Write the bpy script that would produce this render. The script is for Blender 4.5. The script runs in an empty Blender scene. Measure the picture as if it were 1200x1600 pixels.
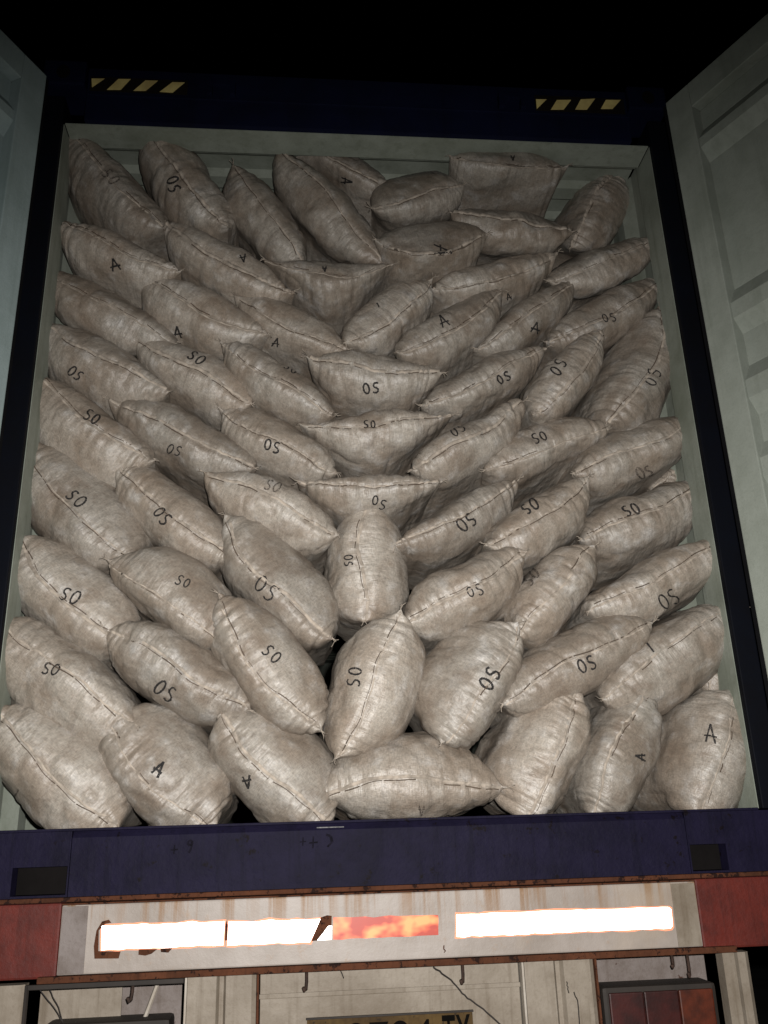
import bpy, bmesh, math, random
import numpy as np
from mathutils import Vector, Matrix
from mathutils.bvhtree import BVHTree

random.seed(7); rng = np.random.default_rng(11)
scene = bpy.context.scene
COL = scene.collection

# ------------------------------------------------------------------ camera, night sky, flash
# metres; x to the right along the door opening, y into the container, z up; z = 0 is the container floor
cam_data = bpy.data.cameras.new('camera')
cam = bpy.data.objects.new('camera', cam_data); COL.objects.link(cam)
cam_data.sensor_fit = 'VERTICAL'; cam_data.sensor_height = 36.0
cam_data.lens = 36.0 * 1383.0 / 1600.0
cam_data.clip_start = 0.05; cam_data.clip_end = 600
EYE = Vector((-0.2445, -2.7973, -0.0371))
cam.matrix_world = Matrix(((0.9959, -0.00082, -0.09051, EYE.x), (-0.08531, -0.34261, -0.9356, EYE.y),
                           (-0.03025, 0.93948, -0.34127, EYE.z), (0, 0, 0, 1)))
scene.camera = cam

world = bpy.data.worlds.new('World'); scene.world = world; world.use_nodes = True
wn = world.node_tree
sky = wn.nodes.new('ShaderNodeTexSky'); sky.sky_type = 'NISHITA'; sky.sun_disc = False
sky.sun_elevation = math.radians(-6); sky.sun_rotation = math.radians(150)
wn.links.new(sky.outputs[0], wn.nodes['Background'].inputs['Color'])
wn.nodes['Background'].inputs['Strength'].default_value = 0.0025

# the phone's flash, just beside the lens
fl = bpy.data.lights.new('flash', 'SPOT'); flash = bpy.data.objects.new('flash', fl); COL.objects.link(flash)
flash.location = EYE + Vector((0.05, 0.0, 0.07))
fl.energy = 420; fl.color = (1.0, 0.972, 0.93); fl.shadow_soft_size = 0.012
fl.spot_size = math.radians(126); fl.spot_blend = 1.0
aim = Vector((0.0, 0.0, -0.34)) - flash.location
flash.rotation_euler = aim.to_track_quat('-Z', 'Y').to_euler()

vs = scene.view_settings
scene.display_settings.display_device = 'sRGB'
vs.view_transform = 'Standard'; vs.look = 'None'; vs.exposure = 0.0; vs.gamma = 1.0; vs.use_curve_mapping = False

# ------------------------------------------------------------------ material helpers
def new_mat(name):
    m = bpy.data.materials.new(name); m.use_nodes = True
    nt = m.node_tree; b = nt.nodes['Principled BSDF']
    return m, nt, b
def N(nt, t, **k):
    n = nt.nodes.new(t)
    for a, v in k.items():
        if a.startswith('_'): setattr(n, a[1:], v)
        else: n.inputs[a.replace('_', ' ')].default_value = v
    return n
def mapping(nt, scale=(1, 1, 1), coord='Object'):
    tc = nt.nodes.new('ShaderNodeTexCoord'); mp = nt.nodes.new('ShaderNodeMapping')
    mp.inputs['Scale'].default_value = scale
    nt.links.new(tc.outputs[coord], mp.inputs['Vector']); return mp.outputs[0]
def noise(nt, vec, scale, detail=4, rough=0.55, w=None):
    n = nt.nodes.new('ShaderNodeTexNoise'); n.inputs['Scale'].default_value = scale
    n.inputs['Detail'].default_value = detail; n.inputs['Roughness'].default_value = rough
    if w is not None:
        n.noise_dimensions = '4D'; nt.links.new(w, n.inputs['W'])
    nt.links.new(vec, n.inputs['Vector']); return n.outputs['Fac']
def ramp(nt, fac, p0, p1, c0=None, c1=(1, 1, 1, 1)):
    if c0 is None:
        mr = nt.nodes.new('ShaderNodeMapRange'); mr.interpolation_type = 'SMOOTHSTEP'
        mr.inputs[1].default_value = min(p0, p1); mr.inputs[2].default_value = max(p0, p1)
        mr.inputs[3].default_value = 0.0 if p0 < p1 else 1.0; mr.inputs[4].default_value = 1.0 if p0 < p1 else 0.0
        nt.links.new(fac, mr.inputs[0]); return mr.outputs[0]
    r = nt.nodes.new('ShaderNodeValToRGB'); r.color_ramp.elements[0].position = p0; r.color_ramp.elements[1].position = p1
    r.color_ramp.elements[0].color = c0; r.color_ramp.elements[1].color = c1
    nt.links.new(fac, r.inputs[0]); return r.outputs[0]
def mix(nt, fac, a, b, mode='MIX'):
    m = nt.nodes.new('ShaderNodeMix'); m.data_type = 'RGBA'; m.blend_type = mode
    for sock, v in ((m.inputs[0], fac), (m.inputs[6], a), (m.inputs[7], b)):
        if isinstance(v, (int, float)): sock.default_value = v
        elif isinstance(v, tuple): sock.default_value = v if len(v) == 4 else (*v, 1)
        else: nt.links.new(v, sock)
    return m.outputs[2]
def math_(nt, op, a, b=0.0):
    m = nt.nodes.new('ShaderNodeMath'); m.operation = op
    for s_, v in ((m.inputs[0], a), (m.inputs[1], b)):
        if isinstance(v, (int, float)): s_.default_value = v
        else: nt.links.new(v, s_)
    return m.outputs[0]
def bump(nt, bsdf, h, strength=0.3, dist=0.01):
    b = nt.nodes.new('ShaderNodeBump'); b.inputs['Strength'].default_value = strength; b.inputs['Distance'].default_value = dist
    nt.links.new(h, b.inputs['Height']); nt.links.new(b.outputs[0], bsdf.inputs['Normal'])

def fabric_material():
    m, nt, b = new_mat('woven_polypropylene')
    oi = nt.nodes.new('ShaderNodeObjectInfo')
    w = math_(nt, 'MULTIPLY', oi.outputs['Random'], 57.0)
    v = mapping(nt)
    big = noise(nt, v, 5.5, 3, 0.5, w); mid = noise(nt, v, 16, 4, 0.55, w); fine = noise(nt, v, 90, 3, 0.6, w)
    c = mix(nt, ramp(nt, big, 0.32, 0.66), (0.375, 0.310, 0.250), (0.515, 0.470, 0.412))
    c = mix(nt, ramp(nt, mid, 0.50, 0.78), c, (0.67, 0.64, 0.605))
    c = mix(nt, math_(nt, 'MULTIPLY', ramp(nt, mid, 0.48, 0.25), 0.5), c, (0.24, 0.17, 0.12))
    blot = noise(nt, v, 8.5, 5, 0.62, math_(nt, 'ADD', w, 11.0))
    c = mix(nt, math_(nt, 'MULTIPLY', ramp(nt, blot, 0.47, 0.70), 0.6), c, (0.245, 0.18, 0.13))
    c = mix(nt, math_(nt, 'MULTIPLY', ramp(nt, fine, 0.42, 0.70), 0.45), c, (0.30, 0.25, 0.205))
    # woven threads run along and across the bag
    sx = mapping(nt, (70, 360, 360)); sy = mapping(nt, (360, 70, 70))
    tx = noise(nt, sx, 1.0, 2, 0.5); ty = noise(nt, sy, 1.0, 2, 0.5)
    thr = math_(nt, 'MULTIPLY', math_(nt, 'ADD', tx, ty), 0.5)
    c = mix(nt, 0.5, c, ramp(nt, thr, 0.36, 0.64, (0.55, 0.55, 0.55, 1), (1.45, 1.42, 1.4, 1)), 'MULTIPLY')
    var = math_(nt, 'ADD', math_(nt, 'MULTIPLY', oi.outputs['Random'], 0.26), 0.70)
    cv = nt.nodes.new('ShaderNodeCombineColor')
    for i in range(3): nt.links.new(var, cv.inputs[i])
    c = mix(nt, 1.0, c, cv.outputs[0], 'MULTIPLY')
    nt.links.new(c, b.inputs['Base Color'])
    b.inputs['Roughness'].default_value = 0.46; b.inputs['Specular IOR Level'].default_value = 0.85
    wr = math_(nt, 'MULTIPLY', noise(nt, mapping(nt, (52, 8, 8)), 1.0, 4, 0.6, w), math_(nt, 'ADD', ramp(nt, big, 0.35, 0.65), 0.15))
    h = math_(nt, 'ADD', math_(nt, 'MULTIPLY', wr, 0.45), math_(nt, 'MULTIPLY', mid, 0.65))
    h = math_(nt, 'ADD', h, math_(nt, 'MULTIPLY', thr, 0.12))
    bump(nt, b, h, 1.0, 0.013)
    return m
def plain(name, col, rough=0.6, metal=0.0, var=0.25, scale=8, bumps=0.15, spec=0.4):
    m, nt, b = new_mat(name)
    v = mapping(nt); n = noise(nt, v, scale, 5, 0.6)
    c = mix(nt, ramp(nt, n, 0.3, 0.7), tuple(x * (1 - var) for x in col), tuple(min(1, x * (1 + var)) for x in col))
    nt.links.new(c, b.inputs['Base Color'])
    b.inputs['Roughness'].default_value = rough; b.inputs['Metallic'].default_value = metal
    b.inputs['Specular IOR Level'].default_value = spec
    if bumps: bump(nt, b, noise(nt, v, scale * 5, 4), bumps, 0.004)
    return m
def grimy_paint(name, base, dirt, rust, rust_amt=0.62, streak=0.55, rough=0.5, bumps=0.25, sc=1.0):
    """Old paint: cloudy dirt, drip streaks running down and rust spots."""
    m, nt, b = new_mat(name)
    v = mapping(nt); st = mapping(nt, (26 * sc, 26 * sc, 1.6 * sc))
    n1 = noise(nt, v, 5 * sc, 6, 0.65); n2 = noise(nt, st, 1.0, 4, 0.6); n3 = noise(nt, v, 14 * sc, 6, 0.7)
    n4 = noise(nt, v, 120, 2, 0.5); n5 = noise(nt, v, 1.7 * sc, 5, 0.7)
    c = mix(nt, ramp(nt, n1, 0.35, 0.72), base, tuple(0.5 * (x + y) for x, y in zip(base, dirt)))
    c = mix(nt, math_(nt, 'MULTIPLY', ramp(nt, n2, 0.50, 0.72), streak), c, dirt)
    c = mix(nt, math_(nt, 'MULTIPLY', ramp(nt, n5, 0.48, 0.66), 0.5), c, dirt)
    c = mix(nt, ramp(nt, n3, rust_amt, rust_amt + 0.06), c, rust)
    c = mix(nt, math_(nt, 'MULTIPLY', ramp(nt, n4, 0.5, 0.7), 0.18), c, dirt)
    nt.links.new(c, b.inputs['Base Color']); b.inputs['Roughness'].default_value = rough
    b.inputs['Specular IOR Level'].default_value = 0.3 if max(base) > .1 else 0.08
    bump(nt, b, math_(nt, 'ADD', n1, math_(nt, 'MULTIPLY', n3, 0.6)), bumps, 0.01)
    return m
def retro(name, col, rough=0.34, patchy=None):
    """Retroreflective sheet: its mirror lobe points back to where the ray came from, whatever the viewing angle."""
    m, nt, b = new_mat(name)
    g = nt.nodes.new('ShaderNodeBsdfGlossy'); g.inputs['Roughness'].default_value = rough
    geo = nt.nodes.new('ShaderNodeNewGeometry'); nt.links.new(geo.outputs['Incoming'], g.inputs['Normal'])
    out = nt.nodes['Material Output']; ms = nt.nodes.new('ShaderNodeMixShader')
    b.inputs['Roughness'].default_value = 0.4
    if patchy:
        n = noise(nt, mapping(nt, (13, 1, 20)), 1.0, 2, 0.5)
        gc = ramp(nt, n, 0.46, 0.62, (*[x * 0.2 for x in col], 1), (*patchy, 1)); nt.links.new(gc, g.inputs['Color'])
        nt.links.new(ramp(nt, n, 0.35, 0.7, (*[x * 0.7 for x in col], 1), (*col, 1)), b.inputs['Base Color'])
        ms.inputs[0].default_value = 0.28
    else:
        g.inputs['Color'].default_value = (*col, 1); b.inputs['Base Color'].default_value = (*col, 1); ms.inputs[0].default_value = 0.8
    nt.links.new(b.outputs[0], ms.inputs[1]); nt.links.new(g.outputs[0], ms.inputs[2]); nt.links.new(ms.outputs[0], out.inputs['Surface'])
    return m

def bumper_paint():
    m, nt, b = new_mat('rust_streaked_white_paint')
    v = mapping(nt); sep = nt.nodes.new('ShaderNodeSeparateXYZ'); nt.links.new(v, sep.inputs[0])
    n1 = noise(nt, v, 4, 6, 0.65); n3 = noise(nt, v, 22, 6, 0.75); st = noise(nt, mapping(nt, (30, 4, 1.2)), 1.0, 4, 0.65); st2 = noise(nt, mapping(nt, (11, 4, .6)), 1.0, 3, 0.6)
    c = mix(nt, ramp(nt, n1, 0.3, 0.75), (0.36, 0.315, 0.285), (0.25, 0.21, 0.18))
    # local z: 0.20 at the top edge of the board, 0.03 at the bottom
    up = nt.nodes.new('ShaderNodeMapRange'); up.inputs[1].default_value = 0.06; up.inputs[2].default_value = 0.205; nt.links.new(sep.outputs[2], up.inputs[0])
    m1 = math_(nt, 'MULTIPLY', ramp(nt, st, 0.44, 0.62), up.outputs[0]); m1 = math_(nt, 'MULTIPLY', m1, ramp(nt, st2, 0.35, 0.52))
    c = mix(nt, m1, c, (0.22, 0.12, 0.055))
    c = mix(nt, math_(nt, 'MULTIPLY', ramp(nt, n3, 0.55, 0.72), 0.7), c, (0.30, 0.20, 0.13))
    c = mix(nt, math_(nt, 'MULTIPLY', ramp(nt, noise(nt, v, 2.2, 4, .6), 0.55, 0.7), 0.35), c, (0.42, 0.33, 0.24))
    nt.links.new(c, b.inputs['Base Color']); b.inputs['Roughness'].default_value = 0.5
    bump(nt, b, math_(nt, 'ADD', n1, n3), 0.25, 0.006); return m
M = {}
M['fabric'] = fabric_material()
M['thread_shade'] = plain('thread_and_seam_shade', (0.11, 0.08, 0.058), 0.9, bumps=0)  # stitch thread, dark enough to paint in the shaded groove along the seam
M['fold'] = plain('sewn_fabric_edge', (0.42, 0.36, 0.30), 0.8, var=0.35, scale=30)
M['ink'] = plain('black_marker_ink', (0.022, 0.02, 0.02), 0.8, var=0.5, scale=60, bumps=0)
M['ink_worn'] = plain('worn_marker_ink', (0.075, 0.06, 0.05), 0.85, var=0.6, scale=90, bumps=0)
for _k in ('ink', 'ink_worn'):
    _nt = M[_k].node_tree; _f = noise(_nt, mapping(_nt, (330, 330, 330)), 1.0, 2, 0.5)
    _nt.links.new(ramp(_nt, _f, *((0.30, 0.40) if _k == 'ink' else (0.42, 0.54))), _nt.nodes['Principled BSDF'].inputs['Alpha'])
M['scuff'] = plain('rubbed_metal', (0.12, 0.12, 0.12), 0.6, var=0.6, scale=120)
M['hook'] = plain('dark_rusty_hook', (0.035, 0.018, 0.012), 0.8, var=0.4, scale=60)
M['mark_dark'] = plain('worn_dark_marking', (0.006, 0.005, 0.010), 0.8, var=0.6, scale=80, spec=.1)
M['plate_ink'] = plain('plate_lettering_paint', (0.004, 0.0035, 0.003), 0.95, spec=.05, bumps=0)
M['liner'] = grimy_paint('grey_green_inner_paint', (0.34, 0.37, 0.32), (0.17, 0.19, 0.145), (0.12, 0.07, 0.04), 0.72, 0.4)
M['door_paint'] = grimy_paint('grey_green_door_paint', (0.36, 0.39, 0.345), (0.20, 0.225, 0.185), (0.14, 0.09, 0.05), 0.74, 0.35, 0.55, 0.35, 0.8)
M['door_paint_cool'] = grimy_paint('blue_grey_door_paint', (0.38, 0.47, 0.475), (0.24, 0.31, 0.30), (0.14, 0.09, 0.05), 0.74, 0.35, 0.55, 0.35, 0.8)
M['navy'] = grimy_paint('navy_frame_paint', (0.007, 0.0095, 0.032), (0.005, 0.006, 0.014), (0.02, 0.012, 0.008), 0.74, 0.3, 0.55, 0.15)
M['post_paint'] = grimy_paint('blackish_post_paint', (0.004, 0.005, 0.009), (0.004, 0.004, 0.005), (0.012, 0.008, 0.006), 0.76, 0.3, 0.6, 0.15)
M['navy_sill'] = grimy_paint('scuffed_navy_sill_paint', (0.0115, 0.0095, 0.027), (0.005, 0.0045, 0.011), (0.006, 0.004, 0.006), 0.60, 0.5, 0.6, 0.5, 1.6)
M['rubber'] = plain('black_door_gasket', (0.006, 0.006, 0.007), 0.85, spec=0.1)
M['dark_hole'] = plain('dark_steel_recess', (0.006, 0.005, 0.005), 0.9, spec=0.1)
M['rust'] = grimy_paint('rusty_steel', (0.10, 0.038, 0.02), (0.035, 0.016, 0.01), (0.02, 0.01, 0.008), 0.54, 0.4, 0.85, 0.6, 2.5)
M['wood'] = plain('plywood_floor', (0.14, 0.09, 0.05), 0.7)
M['yellow'] = plain('yellow_hazard_print', (0.85, 0.66, 0.26), 0.5, bumps=0)
M['black_print'] = plain('black_hazard_print', (0.012, 0.009, 0.007), 0.5, bumps=0)
M['white_paint'] = grimy_paint('grimy_white_truck_paint', (0.44, 0.40, 0.35), (0.26, 0.21, 0.16), (0.17, 0.085, 0.04), 0.70, 0.5, 0.5, 0.3, 1.0)
M['cream_paint'] = grimy_paint('cream_truck_paint', (0.28, 0.24, 0.195), (0.12, 0.09, 0.06), (0.13, 0.065, 0.03), 0.68, 0.6, 0.55, 0.3, 1.2)
M['grey_paint'] = grimy_paint('dirty_grey_truck_paint', (0.21, 0.18, 0.17), (0.09, 0.065, 0.05), (0.06, 0.03, 0.02), 0.64, 0.5, 0.6, 0.4, 1.5)
M['red_paint'] = grimy_paint('dull_red_bumper_paint', (0.12, 0.016, 0.010), (0.045, 0.008, 0.006), (0.07, 0.02, 0.012), 0.66, 0.4, 0.6, 0.35, 2.2)
M['tape_white'] = retro('white_reflective_tape', (0.95, 0.93, 0.90), 0.42)
M['tape_bloom'] = retro('warm_tape_bloom', (0.85, 0.36, 0.22), 0.7)  # soft warm glow around the white tape, put into a colour
M['tape_red'] = retro('red_reflective_tape', (0.62, 0.07, 0.04), 0.5, (1.0, 0.30, 0.10))
M['lamp_red'] = plain('red_lamp_plastic', (0.03, 0.003, 0.002), 0.5, var=0.5, scale=14, bumps=0.1)
M['lamp_amber'] = plain('amber_lamp_plastic', (0.07, 0.012, 0.003), 0.5, var=0.5, scale=16, bumps=0.1)
M['steel_dark'] = plain('dark_chassis_steel', (0.02, 0.015, 0.012), 0.7)
M['plate'] = grimy_paint('worn_tan_plate', (0.10, 0.062, 0.022), (0.035, 0.02, 0.01), (0.03, 0.02, 0.012), 0.58, 0.3, 0.6, 0.2, 3)
M['cable'] = plain('black_cable', (0.02, 0.016, 0.014), 0.6)
M['asphalt'] = plain('asphalt', (0.05, 0.05, 0.048), 0.9, var=0.3, scale=3, bumps=0.4)

# ------------------------------------------------------------------ mesh helpers
def link(name, me, mats, parent=None, loc=None, rot=None):
    o = bpy.data.objects.new(name, me)
    for m in (mats if isinstance(mats, (list, tuple)) else [mats]): me.materials.append(m)
    COL.objects.link(o)
    if parent is not None: o.parent = parent
    if loc is not None: o.location = loc
    if rot is not None: o.rotation_euler = rot
    return o
def bm_obj(name, bm, mats, parent=None, smooth=False, **k):
    bmesh.ops.recalc_face_normals(bm, faces=bm.faces)
    me = bpy.data.meshes.new(name); bm.to_mesh(me); bm.free()
    if smooth: me.shade_smooth()
    return link(name, me, mats, parent, **k)
def add_box(bm, x0, x1, y0, y1, z0, z1, bev=0.0, mi=0):
    vs_ = [bm.verts.new(p) for p in ((x0, y0, z0), (x1, y0, z0), (x1, y1, z0), (x0, y1, z0), (x0, y0, z1), (x1, y0, z1), (x1, y1, z1), (x0, y1, z1))]
    fs = [bm.faces.new([vs_[i] for i in q]) for q in ((0, 1, 2, 3), (4, 7, 6, 5), (0, 4, 5, 1), (1, 5, 6, 2), (2, 6, 7, 3), (3, 7, 4, 0))]
    for f in fs: f.material_index = mi
    if bev:
        es = list({e for f in fs for e in f.edges})
        bmesh.ops.bevel(bm, geom=es, offset=bev, segments=2, profile=0.6, affect='EDGES')
def box(name, x0, x1, y0, y1, z0, z1, m, parent=None, bev=0.003):
    bm = bmesh.new(); add_box(bm, x0, x1, y0, y1, z0, z1, bev); return bm_obj(name, bm, m, parent)
def add_prism(bm, pts, y0, y1, axis='y', mi=0):
    """Closed outline in the x-z plane pushed along y (axis='y'), or in the y-z plane along x ('x')."""
    def P(a, b, d): return (a, d, b) if axis == 'y' else (d, a, b)
    A = [bm.verts.new(P(a, b, y0)) for a, b in pts]; B = [bm.verts.new(P(a, b, y1)) for a, b in pts]
    n = len(pts); fs = [bm.faces.new(A), bm.faces.new(B[::-1])]
    for i in range(n): fs.append(bm.faces.new((A[i], B[i], B[(i + 1) % n], A[(i + 1) % n])))
    for f in fs: f.material_index = mi
def add_tube(bm, pts, r, seg=8, mi=0):
    pts = [Vector(p) for p in pts]; rings = []
    rs = r if isinstance(r, (list, tuple)) else [r] * len(pts)
    for i, p in enumerate(pts):
        t = (pts[min(i + 1, len(pts) - 1)] - pts[max(i - 1, 0)]).normalized()
        a = t.cross(Vector((0.13, 0.97, 0.21))).normalized(); b = t.cross(a)
        rings.append([bm.verts.new(p + (a * math.cos(2 * math.pi * k / seg) + b * math.sin(2 * math.pi * k / seg)) * rs[i]) for k in range(seg)])
    for i in range(len(rings) - 1):
        for k in range(seg):
            f = bm.faces.new((rings[i][k], rings[i][(k + 1) % seg], rings[i + 1][(k + 1) % seg], rings[i + 1][k])); f.material_index = mi
    for rg in (rings[0], rings[-1][::-1]):
        f = bm.faces.new(rg); f.material_index = mi
def empty(name, loc=(0, 0, 0), rz=0.0, parent=None):
    o = bpy.data.objects.new(name, None); COL.objects.link(o); o.location = loc; o.rotation_euler = (0, 0, rz)
    o.empty_display_size = 0.2
    if parent: o.parent = parent
    return o
def tag(o, label=None, cat=None, group=None, kind=None):
    for k, v in (('label', label), ('category', cat), ('group', group), ('kind', kind)):
        if v: o[k] = v
    return o

# ------------------------------------------------------------------ ground
bm = bmesh.new()
vs4 = [bm.verts.new(p) for p in ((-200, -200, -1.56), (200, -200, -1.56), (200, 200, -1.56), (-200, 200, -1.56))]
bm.faces.new(vs4); tag(bm_obj('ground', bm, M['asphalt']), kind='structure')

# ------------------------------------------------------------------ shipping container
IW = 1.17           # half width of the door opening
OH = 2.585          # height of the door opening
LEN = 12.0
cont = tag(empty('shipping_container', (0, 0, 0)), 'navy high shipping container with both rear doors open, packed with sacks', 'shipping container')

def corrugated_wall(side):
    # inner skin starts 8 mm outside the opening; vertical corrugations go outward
    bm = bmesh.new(); x_in = side * (IW + 0.006); d = 0.036
    prof = [(0.10, 0)]
    y = 0.16
    while y < LEN - 0.3:
        prof += [(y, 0), (y + 0.068, d), (y + 0.140, d), (y + 0.208, 0)]; y += 0.278
    prof.append((LEN, 0))
    lo = [bm.verts.new((x_in + side * q, yy, 0.0)) for yy, q in prof]; hi = [bm.verts.new((x_in + side * q, yy, 2.69)) for yy, q in prof]
    lo2 = [bm.verts.new((x_in + side * (q + 0.003), yy, 0.0)) for yy, q in prof]; hi2 = [bm.verts.new((x_in + side * (q + 0.003), yy, 2.69)) for yy, q in prof]
    for i in range(len(prof) - 1):
        bm.faces.new((lo[i], lo[i + 1], hi[i + 1], hi[i])); bm.faces.new((lo2[i], hi2[i], hi2[i + 1], lo2[i + 1]))
    return bm_obj('side_wall', bm, M['liner'], cont)
for sd in (-1, 1): corrugated_wall(sd)
# roof with crosswise corrugations
bm = bmesh.new(); prof = [(0.125, 0)]; y = 0.22
while y < LEN - 0.3:
    prof += [(y, 0), (y + 0.03, 0.02), (y + 0.11, 0.02), (y + 0.14, 0)]; y += 0.21
prof.append((LEN, 0))
a = [bm.verts.new((-1.2, yy, 2.665 + q)) for yy, q in prof]; b_ = [bm.verts.new((1.2, yy, 2.665 + q)) for yy, q in prof]
for i in range(len(prof) - 1): bm.faces.new((a[i], a[i + 1], b_[i + 1], b_[i]))
bm_obj('roof', bm, M['liner'], cont)
bm = bmesh.new(); add_box(bm, -1.19, 1.19, 0.06, LEN, -0.03, -0.002); bm_obj('floor', bm, M['wood'], cont)
bm = bmesh.new(); add_box(bm, -1.2, 1.2, LEN, LEN + 0.05, -0.03, 2.8); bm_obj('front_wall', bm, M['liner'], cont)
# rear frame: corner posts, header, sill
for sd in (-1, 1):
    x0, x1 = sorted((sd * (IW + 0.0015), sd * 1.245))
    p = box('corner_post', x0, x1, -0.02, 0.13, 0.0, 2.70, M['post_paint'], cont, 0.004)
    # pale painted inner face of the post with its seam plate
    x0, x1 = sorted((sd * (IW - 0.001), sd * (IW + 0.0012)))
    box('post_lining', x0, x1, 0.004, 0.126, 0.002, 2.583, M['liner'], cont, 0)
bm = bmesh.new()
add_prism(bm, [(-0.02, OH + 0.004), (0.12, OH + 0.004), (0.12, 2.70), (0.05, 2.82), (-0.02, 2.845)], -1.09, 1.09, 'x')
bm_obj('door_header', bm, M['navy'], cont)
box('header_lip', -1.09, 1.09, -0.028, -0.018, OH + 0.12, OH + 0.128, M['navy'], cont, 0.002)
box('header_lining', -IW + 0.004, IW - 0.004, 0.002, 0.124, OH - 0.001, OH + 0.003, M['liner'], cont, 0)
box('header_return', -IW + 0.004, IW - 0.004, 0.1205, 0.1245, OH + 0.004, 2.662, M['liner'], cont, 0)
for k, x in enumerate((-0.57, 0.60)):          # cam keepers on the header
    bm = bmesh.new(); add_prism(bm, [(x - .055, OH + .135), (x - .035, OH + .135), (x - .035, OH + .18), (x + .035, OH + .18), (x + .035, OH + .135), (x + .055, OH + .135), (x + .055, OH + .2), (x - .055, OH + .2)], -0.05, -0.021)
    bm_obj('cam_keeper', bm, M['navy'], cont)
# sill: beam face, top lip and rusty lower flange
bm = bmesh.new()
add_prism(bm, [(-0.02, -0.178), (-0.02, -0.022), (-0.008, -0.004), (0.06, -0.004), (0.06, -0.178)], -0.905, 0.915, 'x')
bm_obj('door_sill', bm, M['navy_sill'], cont)
for sd, xa, xb in ((-1, -1.245, -0.907), (1, 0.917, 1.245)):
    # sill ends with the rectangular pocket at the corner
    h0, h1 = (-1.063, -0.912) if sd < 0 else (0.922, 1.035)
    hz0, hz1 = (-0.172, -0.097)
    bm = bmesh.new()
    for (a0, a1, c0, c1) in ((xa, h0, -0.178, -0.004), (h1, xb, -0.178, -0.004), (h0, h1, hz1, -0.004), (h0, h1, -0.178, hz0)):
        if a1 - a0 > 0.001: add_box(bm, a0 + 0.0002, a1 - 0.0002, -0.0198, 0.06, c0, c1)
    o = bm_obj('corner_block', bm, M['navy_sill'], cont)
    bm = bmesh.new(); add_box(bm, h0 + .001, h1 - .001, 0.03, 0.05, hz0 + .001, hz1 - .001); bm_obj('pocket_back', bm, M['dark_hole'], cont)
bm = bmesh.new(); add_box(bm, -1.24, 1.24, -0.034, 0.05, -0.191, -0.1785, 0.003); bm_obj('sill_flange', bm, M['rust'], cont)
bm = bmesh.new(); add_box(bm, -1.16, 1.16, -0.016, 0.05, -0.0035, 0.004, 0.002); bm_obj('sill_lip', bm, M['navy_sill'], cont)
# bright rub marks on the lip
box('lip_scuff', -0.205, -0.125, -0.0225, -0.0195, -0.0165, -0.0135, M['scuff'], cont, 0)
# hand-painted marks, worn, on the sill face
def sill_mark(strokes, x, z, h):
    bm = bmesh.new()
    for k, st in enumerate(strokes):
        pts = [(x + (a - .5) * h * .9, z + (b - .5) * h) for a, b in st]
        for i in range(len(pts) - 1):
            (ax, az), (bx, bz) = pts[i], pts[i + 1]; l = math.hypot(bx - ax, bz - az); px, pz = -(bz - az) / l, (bx - ax) / l
            w = h * random.uniform(.06, .11); y = -0.0206 - .0002 * (i + 5 * k)
            add_prism(bm, [(ax + px * w, az + pz * w), (ax - px * w, az - pz * w), (bx - px * w, bz - pz * w), (bx + px * w, bz + pz * w)], y, -0.0198)
    bm_obj('painted_mark', bm, M['mark_dark'], cont)
PLUS = [[(.1, .45), (.9, .5)], [(.5, .95), (.45, .05)]]; NINE = [[(.75, .75), (.5, .95), (.3, .75), (.5, .55), (.75, .75), (.6, .3), (.45, .05)]]; HOOKM = [[(.3, .9), (.65, .8), (.75, .4), (.4, .1)]]
for st, x, z, h in ((PLUS, -.615, -.062, .028), (NINE, -.572, -.055, .038), (PLUS, -.245, -.052, .026), (PLUS, -.215, -.055, .036), (HOOKM, -.170, -.052, .042)): sill_mark(st, x, z, h)
# top corner castings with their oval slots
for sd in (-1, 1):
    bm = bmesh.new(); x0, x1 = sorted((sd * 1.10, sd * 1.262)); add_box(bm, x0, x1, -0.03, 0.14, 2.755, 2.872, 0.008)
    c = bm_obj('corner_casting', bm, M['navy'], cont)
    bm = bmesh.new(); cx = sd * 1.185
    add_prism(bm, [(cx + .026 * math.cos(t) , 2.812 + .034 * math.sin(t)) for t in np.linspace(0, 2 * math.pi, 17)[:-1]], -0.0325, -0.031)
    bm_obj('slot', bm, M['dark_hole'], c)

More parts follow.
